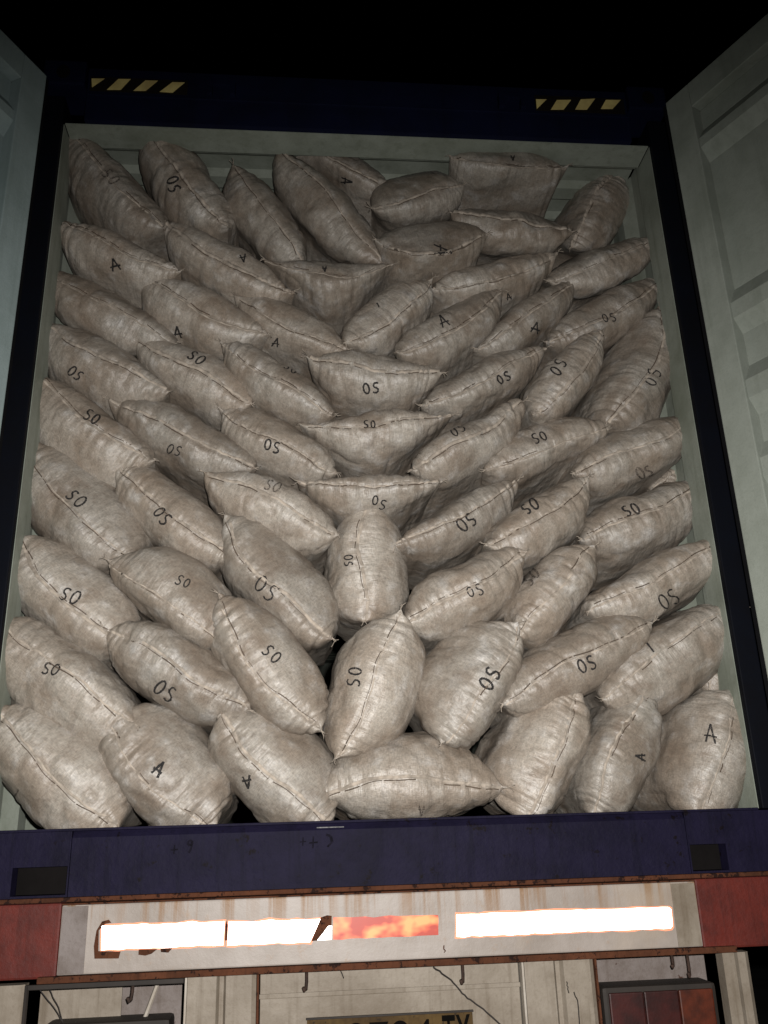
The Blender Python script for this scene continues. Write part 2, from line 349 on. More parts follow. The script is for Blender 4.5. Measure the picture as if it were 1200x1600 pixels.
SACKS = [
    (-1.0, 0.024, 0.18, -40.9, 0.268, 0.14, 0.179, 0.77, 0.95, -0.126, [('I', -1.089, 0.107, -20, 0.023)], 'off-white woven sack in the bottom left corner by the left wall, seam slanting down', 0.002, 0.176),
    (-0.992, 0.024, 0.478, -36.0, 0.282, 0.084, 0.184, 0.57, 0.82, -0.041, [('SO', -1.027, 0.475, -21, 0.034)], 'off-white woven sack marked 50, against the left wall, second from the bottom', 0.002, 0.156),
    (-0.994, 0.051, 0.756, -42.1, 0.27, 0.111, 0.174, 0.62, 0.77, -0.329, [('SO', -0.998, 0.716, -30, 0.043)], 'off-white woven sack marked 50, against the left wall, third from the bottom', 0.002, 0.165),
    (-1.004, 0.087, 1.075, -47.3, 0.287, 0.126, 0.189, 0.67, 0.72, -0.366, [('SO', -1.016, 1.068, -50, 0.047)], 'off-white woven sack marked 50 near its middle, against the left wall, fourth from the bottom', 0.002, 0.176),
    (-0.991, 0.073, 1.389, -37.8, 0.276, 0.065, 0.197, 0.52, 0.82, -0.158, [('SO', -0.986, 1.369, -31, 0.04)], 'off-white woven sack marked 50 high up, against the left wall, fifth from the bottom', 0.002, 0.153),
    (-0.978, 0.093, 1.649, -31.4, 0.283, 0.08, 0.169, 0.67, 0.82, -0.193, [('OS', -1.06, 1.557, -37, 0.042)], 'off-white woven sack marked 50 far left, by the left wall, sixth from the bottom', 0.002, 0.146),
    (-0.974, 0.115, 1.919, -31.6, 0.295, 0.075, 0.156, 0.67, 0.67, 0.113, [], 'unmarked dusty sack against the left wall, directly below the one marked A', 0.494, 0.137),
    (-0.947, 0.073, 2.112, -25.5, 0.254, 0.05, 0.142, 0.67, 0.57, -0.369, [('A', -0.948, 2.005, 16, 0.057)], 'off-white woven sack marked with a black A, by the left wall near the top', 0.002, 0.115),
    (-0.985, 0.053, 2.42, -48.8, 0.307, 0.09, 0.171, 0.52, 0.82, -0.22, [('SO', -0.989, 2.397, -43, 0.049)], 'dim grey-brown sack marked 50 in the top left corner of the pile', 0.003, 0.153),
    (-0.685, 0.03, 0.161, -44.8, 0.245, 0.18, 0.137, 0.87, 0.95, -0.216, [('A', -0.677, 0.169, -39, 0.047)], 'off-white woven sack marked A, second from the left in the bottom row', 0.002, 0.176),
    (-0.647, 0.02, 0.473, -31.3, 0.269, 0.114, 0.128, 0.62, 0.87, -0.049, [('OS', -0.673, 0.399, -35, 0.047)], 'off-white woven sack marked 50, resting on the second and third sacks of the bottom row', 0.002, 0.142),
    (-0.696, 0.017, 0.697, -34.9, 0.227, 0.174, 0.076, 0.72, 0.62, -0.347, [('SO', -0.634, 0.752, -36, 0.036)], 'pale sack marked 50 with dark slanting seam, second column from left, third row up', 0.002, 0.147),
    (-0.694, 0.092, 1.034, -39.1, 0.258, 0.116, 0.115, 0.67, 0.82, -0.086, [('OS', -0.722, 1.009, -50, 0.046)], 'off-white woven sack marked 50 below its seam, second column from left, fourth row up', 0.002, 0.137),
    (-0.684, 0.118, 1.342, -26.4, 0.291, 0.115, 0.099, 0.47, 0.87, -0.079, [('OS', -0.701, 1.266, -21, 0.039)], 'plump sack marked 50 with pointed left end, second column from left, fifth row up', 0.002, 0.128),
    (-0.662, 0.124, 1.61, -30.0, 0.253, 0.117, 0.107, 0.57, 0.87, -0.164, [('SO', -0.639, 1.643, -42, 0.043)], 'off-white woven sack marked 50 near its top, second column from left, sixth row up', 0.003, 0.133),
    (-0.624, 0.101, 1.875, -28.4, 0.269, 0.091, 0.138, 0.67, 0.52, -0.308, [('A', -0.706, 1.734, 11, 0.061)], 'pale sack with a black A at its lower edge, left of the centre', 0.002, 0.136),
    (-0.541, 0.084, 2.085, -33.4, 0.298, 0.084, 0.126, 0.47, 0.47, -0.387, [('A', -0.479, 2.059, -166, 0.034)], 'long pale sack with pointed ends, faint A, under the two dim top left sacks', 0.002, 0.126),
    (-0.719, 0.07, 2.456, -55.4, 0.3, 0.126, 0.132, 0.42, 0.82, -0.241, [('OS', -0.753, 2.384, -62, 0.047)], 'dim grey-brown sack marked 50, second from the left in the top row', 0.003, 0.151),
    (-0.335, 0.02, 0.169, -46.2, 0.244, 0.148, 0.16, 0.92, 0.95, -0.281, [('A', -0.417, 0.123, -172, 0.038)], 'off-white woven sack with a small faint A, third from the left in the bottom row', 0.002, 0.176),
    (-0.358, -0.018, 0.486, -52.1, 0.274, 0.134, 0.118, 0.72, 0.67, -0.26, [('SO', -0.341, 0.504, -45, 0.041)], 'off-white woven sack marked 50, pointing down to the centre gap above the bottom row', 0.002, 0.148),
    (-0.33, 0.059, 0.786, -48.6, 0.275, 0.134, 0.128, 0.72, 0.95, -0.362, [('OS', -0.366, 0.738, -36, 0.052)], 'large rounded sack with a bold 50, left of the upright centre sack', 0.002, 0.154),
    (-0.361, 0.086, 1.058, -27.8, 0.256, 0.105, 0.102, 0.72, 0.82, 0.055, [('SO', -0.35, 1.117, -26, 0.041)], 'dusty sack with 50 at its upper edge, above the large rounded one left of centre', 0.002, 0.124),
    (-0.344, 0.123, 1.317, -29.9, 0.247, 0.116, 0.09, 0.62, 0.92, -0.106, [('OS', -0.356, 1.286, -16, 0.044)], 'sack marked 50, ending left of the two stacked centre sacks', 0.002, 0.123),
    (-0.339, 0.074, 1.549, -34.8, 0.25, 0.102, 0.088, 0.57, 0.92, -0.193, [('SO', -0.288, 1.583, -32, 0.034)], 'sack with small 50 on its top edge, left of the centre, with rounded tip', 0.002, 0.115),
    (-0.287, 0.111, 1.81, -28.0, 0.242, 0.095, 0.108, 0.52, 0.52, -0.396, [('A', -0.344, 1.712, -10, 0.043)], 'short sack with a black A, tapering right towards the centre column', 0.002, 0.122),
    (-0.134, 0.102, 2.415, -53.2, 0.337, 0.077, 0.166, 0.42, 0.82, 0.018, [], 'unmarked plump sack leaning down right from a pointed top, in the top row', 0.61, 0.143),
    (-0.391, 0.094, 2.356, -59.9, 0.27, 0.081, 0.147, 0.52, 0.92, -0.031, [], 'unmarked upright sack between the dim 50 sack and the plump leaning one, top row', 0.6, 0.135),
    (-0.111, 0.174, 2.658, -32.8, 0.278, 0.101, 0.101, 0.47, 0.82, -0.697, [('A', -0.069, 2.521, -99, 0.043)], 'pale sack with a small A at the very top, pointed at its upper left corner', 0.003, 0.121),
    (0.094, 0.026, 0.075, 0.3, 0.291, 0.19, 0.092, 0.57, 0.47, 0.166, [('A', 0.113, 0.027, 174, 0.032)], 'sack lying level in the middle of the bottom row, pointed at both ends', 0.002, 0.164),
    (-0.035, -0.019, 0.419, 66.7, 0.251, 0.12, 0.167, 0.57, 0.82, -0.095, [('SO', -0.082, 0.433, 85, 0.043)], 'sack standing nearly upright, marked 50, in the centre above the bottom row', 0.002, 0.167),
    (-0.031, 0.097, 0.854, 89.3, 0.205, 0.137, 0.173, 0.95, 0.95, 0.145, [('OS', -0.09, 0.846, -81, 0.027)], 'upright sack with a vertical seam and tiny marking, just below the centre', 0.002, 0.176),
    (-0.013, 0.06, 1.129, 1.3, 0.25, 0.037, 0.12, -0.25, -0.3, -0.254, [('OS', 0.019, 1.048, -16, 0.033)], 'bright pale sack lying level with a small 50, in the middle of the pile', 0.002, 0.096),
    (0.023, 0.1, 1.392, 6.0, 0.274, 0.046, 0.166, -0.4, -0.45, -0.263, [('SO', -0.003, 1.37, 1, 0.033)], 'boat shaped sack with sharp tips in the centre, marking on its top edge', 0.002, 0.126),
    (0.019, 0.096, 1.621, -6.2, 0.252, 0.076, 0.149, 0.42, 0.47, -0.345, [('OS', 0.007, 1.515, 1, 0.045)], 'sack lying level with a clear 50 in its middle, centre of the pile', 0.002, 0.134),
    (-0.143, 0.072, 2.066, -2.4, 0.246, 0.049, 0.19, -0.5, -0.45, -0.473, [('A', -0.167, 2.011, -178, 0.027)], 'boat shaped pale sack with a smooth underside, upper centre', 0.002, 0.141),
    (0.082, 0.089, 1.867, 41.1, 0.223, 0.103, 0.109, 0.82, 0.82, -0.521, [('I', 0.043, 1.867, 24, 0.023)], 'sack with a long diagonal seam right of the boat shaped upper centre sack', 0.003, 0.127),
    (0.542, 0.024, 0.186, 60.5, 0.222, 0.168, 0.119, 0.95, 0.77, -0.057, [], 'unmarked wrinkled sack right of the level one in the bottom row', 0.058, 0.167),
    (0.328, -0.011, 0.411, 53.0, 0.233, 0.196, 0.111, 0.77, 0.77, -0.185, [('OS', 0.348, 0.424, 56, 0.049)], 'plump sack, bold 50 right of its seam, above the middle of the bottom row', 0.002, 0.176),
    (0.302, 0.021, 0.741, 28.2, 0.247, 0.115, 0.118, 0.72, 0.72, 0.009, [('OS', 0.329, 0.72, 15, 0.04)], 'pale sack marked 50 touching the upright centre sack on the right', 0.002, 0.137),
    (0.308, 0.108, 1.037, 29.0, 0.264, 0.073, 0.111, 0.52, 0.67, -0.145, [('OS', 0.334, 0.992, 44, 0.051)], 'sack marked 50, right beside the bright level centre sack', 0.002, 0.111),
    (0.362, 0.097, 1.333, 32.6, 0.261, 0.071, 0.109, 0.72, 0.72, -0.204, [('OS', 0.319, 1.351, 32, 0.038)], 'sack with a worn faint marking, right of the boat shaped centre sack', 0.003, 0.109),
    (0.444, 0.118, 1.596, 28.0, 0.278, 0.093, 0.091, 0.57, 0.47, -0.189, [('OS', 0.515, 1.578, 17, 0.041)], 'sack tapering to an upper right tip, marked 50, right of the centre', 0.003, 0.111),
    (0.321, 0.084, 1.809, 34.3, 0.254, 0.096, 0.119, 0.72, 0.87, -0.436, [('A', 0.289, 1.805, 23, 0.055)], 'sack with a black A on its upper side, right of the long diagonal seam', 0.003, 0.128),
    (0.267, 0.039, 2.163, 5.8, 0.221, 0.147, 0.118, 0.95, 0.82, -0.8, [('A', 0.285, 2.081, -97, 0.074)], 'grey sack with a large sideways A, upper centre, rounded at its left end', 0.003, 0.155),
    (0.22, 0.108, 2.488, 18.1, 0.196, 0.129, 0.14, 0.82, 0.95, -0.075, [], 'unmarked short grey sack near the top, right of the plump leaning one', 0.624, 0.158),
    (0.775, 0.015, 0.191, 58.6, 0.235, 0.09, 0.142, 0.95, 0.95, 0.275, [('A', 0.825, 0.169, 82, 0.034)], 'tall wrinkled sack with a small sideways A, second from the right in the bottom row', 0.002, 0.137),
    (0.661, 0.005, 0.474, 24.9, 0.291, 0.112, 0.111, 0.72, 0.57, 0.066, [('OS', 0.68, 0.459, 18, 0.046)], 'long sack marked 50 on its lower side, above the two right bottom row sacks', 0.002, 0.133),
    (0.62, 0.043, 0.726, 48.3, 0.215, 0.112, 0.117, 0.72, 0.95, 0.013, [('SO', 0.532, 0.772, 43, 0.045)], 'plump sack with puckered ends, marked 50 left of its dark seam, right half', 0.002, 0.135),
    (0.595, 0.067, 1.026, 32.5, 0.235, 0.086, 0.133, 0.72, 0.82, -0.127, [('SO', 0.557, 1.037, 35, 0.039)], 'sack marked 50 above its seam, between two slanting sacks, right of centre', 0.002, 0.13),
    (0.675, 0.126, 1.3, 20.3, 0.265, 0.118, 0.075, 0.67, 0.57, -0.364, [('SO', 0.632, 1.337, 21, 0.038)], 'sack with a smudged marking, tapering right, right half of the pile', 0.003, 0.116),
    (0.767, 0.085, 1.597, 49.9, 0.237, 0.107, 0.085, 0.82, 0.72, -0.237, [('OS', 0.724, 1.61, 58, 0.048)], 'dusky sack with a smudged 50, beside the tall one at the right wall', 0.003, 0.115),
    (0.632, 0.121, 1.879, 38.2, 0.266, 0.053, 0.106, 0.62, 0.47, -0.322, [('A', 0.66, 1.796, -22, 0.057)], 'sack with a black A below its seam, upper right, pointing to the upper right', 0.002, 0.098),
    (0.521, 0.102, 2.06, 19.3, 0.277, 0.095, 0.101, 0.57, 0.42, -0.639, [('A', 0.557, 1.93, 13, 0.032)], 'narrow sack with a bright folded seam and a small A, upper right', 0.003, 0.118),
    (0.604, 0.097, 2.35, -7.8, 0.248, 0.074, 0.158, 0.47, 0.87, -0.048, [], 'unmarked pale sack lying level near the top, below the sagging top one', 0.59, 0.137),
    (0.601, 0.034, 2.543, -2.1, 0.243, 0.098, 0.083, 0.67, 0.77, -0.7, [('A', 0.605, 2.544, -177, 0.029)], 'sagging pale sack at the very top with both ends turned up', 0.003, 0.11),
    (1.096, 0.028, 0.176, 63.8, 0.229, 0.128, 0.157, 0.95, 0.82, -0.01, [('A', 1.074, 0.234, -13, 0.059)], 'sack with a bold black A, rightmost in the bottom row', 0.002, 0.166),
    (0.996, 0.017, 0.505, 29.8, 0.297, 0.095, 0.162, 0.82, 0.82, 0.191, [('T', 0.905, 0.521, 32, 0.042)], 'wrinkled sack by the right wall, second from the bottom', 0.002, 0.151),
    (0.983, 0.032, 0.774, 25.9, 0.291, 0.072, 0.135, 0.67, 0.52, -0.037, [('OS', 0.999, 0.687, 26, 0.055)], 'large sack marked 50, with pointed right tip, third from bottom by right wall', 0.002, 0.124),
    (0.996, 0.111, 1.048, 22.6, 0.266, 0.083, 0.162, 0.72, 0.72, -0.118, [('SO', 0.94, 1.042, 24, 0.038)], 'dusty sack with faint 50 above its seam, fourth from bottom by right wall', 0.003, 0.144),
    (1.001, 0.11, 1.316, 24.4, 0.272, 0.089, 0.148, 0.62, 0.52, -0.245, [('OS', 1.012, 1.188, 20, 0.049)], 'sack with a dark 50 under its seam, by the right wall, fifth from the bottom', 0.003, 0.14),
    (1.031, 0.111, 1.659, 61.3, 0.297, 0.108, 0.199, 0.82, 0.52, -0.301, [('OS', 1.095, 1.589, 73, 0.049)], 'tall upright sack marked 50 on its right edge, beside the right wall', 0.003, 0.176),
    (0.958, 0.118, 1.905, 30.7, 0.292, 0.093, 0.099, 0.57, 0.72, -0.259, [('OS', 0.959, 1.853, 12, 0.038)], 'dim sack with a worn 50 near the upper right wall', 0.003, 0.116),
    (0.982, 0.123, 2.19, 25.7, 0.266, 0.067, 0.125, 0.72, 0.47, 0.031, [], 'unmarked dim sack with a pointed tip near the upper right wall', 0.55, 0.116),
    (1.029, 0.268, 2.583, 58.9, 0.242, 0.092, 0.167, 0.77, 0.67, 0.493, [], 'darkest sack, set back in the top right corner of the pile', 0.641, 0.151),
    (1.211, 0.163, 0.461, 45.1, 0.109, 0.07, 0.133, 0.82, 0.72, 0.684, [], 'sliver of pale sack between the right wall and the two lowest wall sacks', 0.13, 0.122),
    (1.198, 0.312, 1.252, 33.4, 0.08, 0.049, 0.084, 0.72, 0.72, 0.399, [], 'small visible end of a sack behind the fourth and fifth sacks by the right wall', 0.325, 0.084),
]
HAZARD = [[[(-1.077, 2.79), (-1.027, 2.793), (-1.072, 2.746)], [(-0.974, 2.794), (-0.927, 2.796), (-0.961, 2.74), (-1.014, 2.737)], [(-0.869, 2.793), (-0.821, 2.794), (-0.865, 2.74), (-0.912, 2.738)], [(-0.764, 2.79), (-0.716, 2.791), (-0.761, 2.737), (-0.811, 2.738)]], [[(0.707, 2.784), (0.752, 2.786), (0.706, 2.733)], [(0.795, 2.785), (0.856, 2.789), (0.819, 2.736), (0.765, 2.733)], [(0.897, 2.794), (0.959, 2.801), (0.918, 2.741), (0.868, 2.739)], [(1.004, 2.797), (1.068, 2.8), (1.028, 2.751), (0.977, 2.748)]]]


# yellow and black height warning stickers on the header
for i, quads in enumerate(HAZARD):
    xs = [p[0] for q in quads for p in q]; zs = [p[1] for q in quads for p in q]
    bm = bmesh.new(); x0, x1, z0, z1 = min(xs) - .004, max(xs) + .012, min(zs) - .006, max(zs) + .006
    tilt = 0.0
    add_box(bm, x0, x1, -0.0225, -0.0198, z0, z1)
    st = bm_obj('hazard_sticker', bm, M['black_print'], cont); st['label'] = 'yellow and black striped sticker on the header, ' + ('left end' if i == 0 else 'right end')
    for q in quads:
        bm = bmesh.new(); add_prism(bm, q, -0.0240, -0.0226); bm_obj('yellow_stripe', bm, M['yellow'], st)

# ------------------------------------------------------------------ container doors (local x along the door, inner face at y = 0 facing -y)
def build_door(side, mat):
    Z0, Z1, Wd, T = 0.02, 2.728, 1.165, 0.052
    root = empty('container_door', parent=cont)
    root.location = (side * 1.222, -0.082, 0)
    # corrugation crests in z, measured on the photographed door
    if side > 0: root.rotation_euler = (0, 0, math.radians(-64))
    else: root.rotation_euler = (0, 0, math.radians(-118))
    # right door: inner normal is local -y; left door: local +y
    ys = -1 if side > 0 else 1
    def Y(d): return -ys * d            # d = depth behind the inner face
    def yb(a0, a1): return (min(Y(a0), Y(a1)), max(Y(a0), Y(a1)))
    fw = 0.118
    bm = bmesh.new()
    y0, y1 = yb(0.0, T)
    add_box(bm, 0.006, fw, y0, y1, Z0, Z1, 0.004)
    add_box(bm, Wd - fw, Wd, y0, y1, Z0, Z1, 0.004)
    add_box(bm, fw + .0003, Wd - fw - .0003, y0, y1, Z1 - 0.115, Z1, 0.004)
    add_box(bm, fw + .0003, Wd - fw - .0003, y0, y1, Z0, Z0 + 0.12, 0.004)
    bm_obj('door_frame', bm, mat, root)
    # pressed panel: crests come up to 10 mm behind the frame face, valleys 50 mm deep
    c, v = 0.012, 0.050
    prof = [(Z1 - 0.115, c), (2.530, c), (2.475, v), (2.462, v)]
    prof = [(Z1 - 0.115, v), (2.555, v), (2.520, v), (2.462, c), (2.42, c), (2.36, v), (1.785, v), (1.717, c), (1.655, c), (1.60, v)]
    z = 1.472
    while z > 0.35:
        prof += [(z, v), (z - 0.066, c), (z - 0.135, c), (z - 0.19, v)]; z -= 0.294
    prof.append((Z0 + 0.12, v))
    bm = bmesh.new(); th = 0.003
    A = [bm.verts.new((fw - .002, Y(d), zz)) for zz, d in prof]; B = [bm.verts.new((Wd - fw + .002, Y(d), zz)) for zz, d in prof]
    A2 = [bm.verts.new((fw - .002, Y(d + th), zz)) for zz, d in prof]; B2 = [bm.verts.new((Wd - fw + .002, Y(d + th), zz)) for zz, d in prof]
    for i in range(len(prof) - 1):
        bm.faces.new((A[i], B[i], B[i + 1], A[i + 1])); bm.faces.new((A2[i], A2[i + 1], B2[i + 1], B2[i]))
    bm_obj('corrugated_panel', bm, mat, root)
    # closing plates at the ends of the corrugations
    bm = bmesh.new()
    y0, y1 = yb(T + .0005, T + .0045); add_box(bm, 0.01, Wd - 0.01, y0, y1, Z0 + .01, Z1 - .01); bm_obj('outer_skin', bm, M['navy'], root)
    # rubber gasket round the edge
    bm = bmesh.new(); y0, y1 = yb(0.014, 0.04)
    add_box(bm, -0.020, 0.0055, y0, y1, Z0 - .012, Z1 + .004, 0.003); add_box(bm, Wd + .0005, Wd + 0.02, y0, y1, Z0 - .012, Z1 + .004, 0.003)
    bm_obj('gasket', bm, M['rubber'], root)
    # hinges at the post
    for z in (0.30, 0.95, 1.65, 2.42):
        bm = bmesh.new(); add_tube(bm, [(-0.012, Y(.062), z - .06), (-0.012, Y(.062), z + .06)], 0.013, 10)
        bm_obj('hinge', bm, M['navy'], root, True)
    # locking bars on the outer face, with handles
    for x in (0.36, 0.82):
        bm = bmesh.new(); add_tube(bm, [(x, Y(.085), Z0 - .03), (x, Y(.085), Z1 + .02)], 0.017, 12); lb = bm_obj('locking_bar', bm, M['navy'], root, True)
        bm = bmesh.new(); add_tube(bm, [(x, Y(.10), 1.02), (x + .1, Y(.105), 1.03), (x + .34, Y(.10), 1.03)], 0.009, 8); bm_obj('handle', bm, M['navy'], lb, True)
    return root
build_door(1, M['door_paint'])['label'] = 'open right door, grey-green ribbed inner face'
build_door(-1, M['door_paint_cool'])['label'] = 'open left door, blue-grey inner face'

# ------------------------------------------------------------------ truck rear
truck = tag(empty('truck', (0, -0.08, -0.4)), 'rear end of the white and red truck under the container, with bright reflective tape', 'truck')
TI = Matrix.Translation((0, 0.08, 0.4))
def tp(name, bm, m, parent=None, smooth=False):
    """part of the truck: coordinates are given in the container's frame"""
    if parent is None:
        bm.transform(TI); return bm_obj(name, bm, m, truck, smooth)
    bm.transform(TI); return bm_obj(name, bm, m, parent, smooth)
def tbox(name, x0, x1, y0, y1, z0, z1, m, bev=0.003, parent=None):
    bm = bmesh.new(); add_box(bm, x0, x1, y0, y1, z0, z1, bev); return tp(name, bm, m, parent)
YB = -0.08
bumper = tbox('rear_bumper', -0.903, 0.896, YB, 0.03, -0.3685, -0.196, bumper_paint(), 0.004)
for sd, xa, xb, lab in ((-1, -1.25, -0.905, 'red left end'), (1, 0.898, 1.25, 'red right end')):
    o = tbox('bumper_end', xa, xb, YB + .004, 0.03, -0.376, -0.190, M['red_paint'], 0.006); o['label'] = lab + ' of the bumper'
# overlapping sheet joints on the bumper
tbox('joint_plate', -0.900, -0.832, YB - .004, YB - .0005, -0.366, -0.199, M['grey_paint'], .001, bumper)
tbox('joint_plate', 0.822, 0.892, YB - .004, YB - .0005, -0.366, -0.200, M['cream_paint'], .001, bumper)
tbox('ledge', -0.95, 0.99, YB - .012, 0.0, -0.386, -0.3695, M['rust'], 0.003)
tbox('top_flange', -0.903, 0.896, YB - .004, 0.0, -0.1955, -0.1915, M['rust'], 0.001)

def tape(name, pts, m, lab=None, y=-0.0025, jag=0.0012):
    # irregular cut edges: insert jittered points along the long sides
    q = []
    for i, (x, z) in enumerate(pts):
        x2, z2 = pts[(i + 1) % len(pts)]; q.append((x, z)); L = math.hypot(x2 - x, z2 - z); n = int(L / 0.022)
        for k in range(1, n): t = k / n; q.append((x + (x2 - x) * t + random.gauss(0, jag * .4), z + (z2 - z) * t + random.gauss(0, jag)))
    bm = bmesh.new(); add_prism(bm, q, YB + y, YB - .0003)
    o = tp(name, bm, m, bumper)
    if lab: o['label'] = lab
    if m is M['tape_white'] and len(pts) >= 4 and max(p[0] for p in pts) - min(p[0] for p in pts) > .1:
        # thin warm rim added round the sheet to stand for its glow
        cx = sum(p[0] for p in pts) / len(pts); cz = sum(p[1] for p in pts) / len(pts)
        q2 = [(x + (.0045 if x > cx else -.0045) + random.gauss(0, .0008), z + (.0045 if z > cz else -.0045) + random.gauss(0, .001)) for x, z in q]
        bm = bmesh.new(); add_prism(bm, q2, YB - .0014, YB - .0002); tp('bloom_rim', bm, M['tape_bloom'], bumper)
    return o
tape('reflective_tape', [(-.789, -.311), (-.463, -.311), (-.461, -.252), (-.792, -.251)], M['tape_white'], 'white tape strip at the left')
tape('reflective_tape', [(-.451, -.313), (-.226, -.313), (-.197, -.256), (-.450, -.254)], M['tape_white'], 'white tape strip with a torn slanted right end')
tape('reflective_tape', [(-.205, -.309), (-.166, -.309), (-.165, -.274), (-.175, -.275)], M['tape_white'], 'small torn scrap of white tape')
tape('reflective_tape', [(-.162, -.309), (.133, -.309), (.135, -.258), (-.161, -.253)], M['tape_red'], 'worn red tape strip')
tape('reflective_tape', [(.184, -.315), (.806, -.317), (.812, -.31), (.814, -.268), (.806, -.262), (.187, -.259)], M['tape_white'], 'long white tape strip at the right')
# grimy glue and rust left where older tape peeled off
for k, pts in enumerate(([(-.806, -.331), (-.742, -.333), (-.738, -.316), (-.797, -.313), (-.80, -.262), (-.783, -.246), (-.768, -.244), (-.775, -.236), (-.793, -.240), (-.806, -.262), (-.810, -.30)],
             [(-.69, -.326), (-.672, -.329), (-.655, -.325), (-.640, -.314), (-.69, -.313)], [(-.63, -.322), (-.61, -.324), (-.60, -.313), (-.632, -.313)],
             [(-.222, -.311), (-.206, -.310), (-.176, -.275), (-.166, -.273), (-.165, -.249), (-.178, -.247), (-.196, -.252)],
             [(-.459, -.300), (-.453, -.300), (-.452, -.262), (-.456, -.250), (-.459, -.262)])):
    bm = bmesh.new(); add_prism(bm, pts, YB - .0015, YB - .0002); tp('peeled_patch', bm, M['rust'], bumper)
# short cracks and drips on the white board
def crack(x, z, L, w=.002, dx=0.003):
    bm = bmesh.new(); n = 5; xs = [x + random.uniform(-dx, dx) for _ in range(n)]
    add_tube(bm, [(xs[i], YB - .0008, z - L * i / (n - 1)) for i in range(n)], [w * .5, w, w * .9, w, w * .4], 5); tp('rust_streak', bm, M['rust'], bumper)
for x, z, L in ((.862, -.305, .022), (.148, -.335, .02)): crack(x, z, L)

# panels and posts below the bumper
ZL = -1.02
tbox('centre_panel', -0.362, 0.360, -0.050, -0.040, ZL, -0.387, M['cream_paint'], .002)
tbox('panel_rib', -0.364, 0.362, -0.056, -0.0505, -0.452, -0.440, M['cream_paint'], .002)
def channel(x0, x1, m):
    bm = bmesh.new(); w = x1 - x0
    # folded channel: two flat ridges with a groove between
    pr = [(x0, -.03), (x0, -.075), (x0 + .42 * w, -.075), (x0 + .46 * w, -.060), (x0 + .52 * w, -.060), (x0 + .56 * w, -.075), (x1 - .012, -.075), (x1, -.066), (x1, -.03)]
    A = [bm.verts.new((x, y, ZL)) for x, y in pr]; B = [bm.verts.new((x, y, -0.3875)) for x, y in pr]
    bm.faces.new(A); bm.faces.new(B[::-1])
    for i in range(len(pr)): bm.faces.new((A[i], A[(i + 1) % len(pr)], B[(i + 1) % len(pr)], B[i]))
    return tp('channel_post', bm, m)
channel(-0.556, -0.372, M['cream_paint']); channel(0.372, 0.572, M['cream_paint']); channel(0.950, 1.030, M['cream_paint']); channel(-1.20, -0.985, M['cream_paint'])
for x in (-0.367, -0.5595, 0.366, 0.5755): tbox('edge_strip', x - .003, x + .003, -0.083, -0.03, ZL, -0.3875, M['rust'] if x in (-0.367, 0.5755) else M['white_paint'], .001)
# lamp boxes: back plate, side cheek, lamp
for sd, xa, xb in ((-1, -0.972, -0.585), (1, 0.580, 0.948)):
    tbox('lamp_box_back', xa, xb, 0.05, 0.06, ZL, -0.39, M['grey_paint'], .001)
tbox('cheek_plate', -0.965, -0.745, 0.02, 0.028, ZL, -0.39, M['cream_paint'], .001)
bm = bmesh.new(); add_tube(bm, [(-.975, -.084, -.389), (-.975, -.084, ZL)], .006, 6); tp('box_edge_bar', bm, M['steel_dark'])
tbox('box_edge_bar', -0.98, -0.565, -0.088, -0.076, -0.400, -0.3875, M['steel_dark'], .002)
bm = bmesh.new(); add_tube(bm, [(-.64, 0.0, -.392), (-.70, -.01, -.56)], .006, 6); tp('brace_rod', bm, M['white_paint'])
def lamp(xa, xb, z1, amber):
    root = bpy.data.objects.new('tail_lamp', None); COL.objects.link(root); root.parent = truck
    o1 = bm_ = bmesh.new(); add_box(bm_, xa, xb, -.06, .045, z1 - .20, z1, 0.012); tp('lamp_housing', bm_, M['steel_dark'], root)
    w = (xb - xa - .03); seg = 3
    for k in range(seg):
        bm_ = bmesh.new(); add_box(bm_, xa + .015 + w * k / seg + .001, xa + .015 + w * (k + 1) / seg - .001, -.072, -.061, z1 - .185, z1 - .014, 0.004)
        tp('lamp_lens', bm_, M['lamp_amber'] if k == amber else M['lamp_red'], root)
lamp(-0.93, -0.60, -0.487, 0); lamp(0.592, 0.925, -0.463, 2)
# licence plate, top part in view
pl_ = tbox('licence_plate', -0.234, 0.221, -0.0585, -0.0535, -0.622, -0.505, M['plate'], .001)
tbox('plate_rim', -0.237, 0.224, -0.061, -0.0525, -0.507, -0.502, M['steel_dark'], .001, pl_)
def plate_text(txt, x0, z0, h, w):
    cu = bpy.data.curves.new('t', 'FONT'); cu.body = txt; cu.size = 1; cu.extrude = 0.012; cu.space_character = 1.12; cu.offset = 0.012
    ob = bpy.data.objects.new('t', cu); COL.objects.link(ob)
    bpy.context.view_layer.update(); me = bpy.data.meshes.new_from_object(ob); bpy.data.objects.remove(ob)
    co = np.empty(len(me.vertices) * 3); me.vertices.foreach_get('co', co); co = co.reshape(-1, 3)
    mn, mx = co.min(0), co.max(0); q = np.zeros_like(co)
    q[:, 0] = x0 + (co[:, 0] - mn[0]) / (mx[0] - mn[0]) * w; q[:, 2] = z0 + (co[:, 1] - mn[1]) / (mx[1] - mn[1]) * h; q[:, 1] = -0.0605 + (co[:, 2] - mn[2]) * .08
    q += np.array([0, .08, .4]); me.vertices.foreach_set('co', q.ravel()); me.update()
    me.name = 'plate_lettering'; link('plate_lettering', me, M['plate_ink'], pl_)
plate_text('A', -0.225, -0.602, 0.078, 0.052); plate_text('8794', -0.128, -0.602, 0.083, 0.235); plate_text('TY', 0.135, -0.602, 0.090, 0.078)
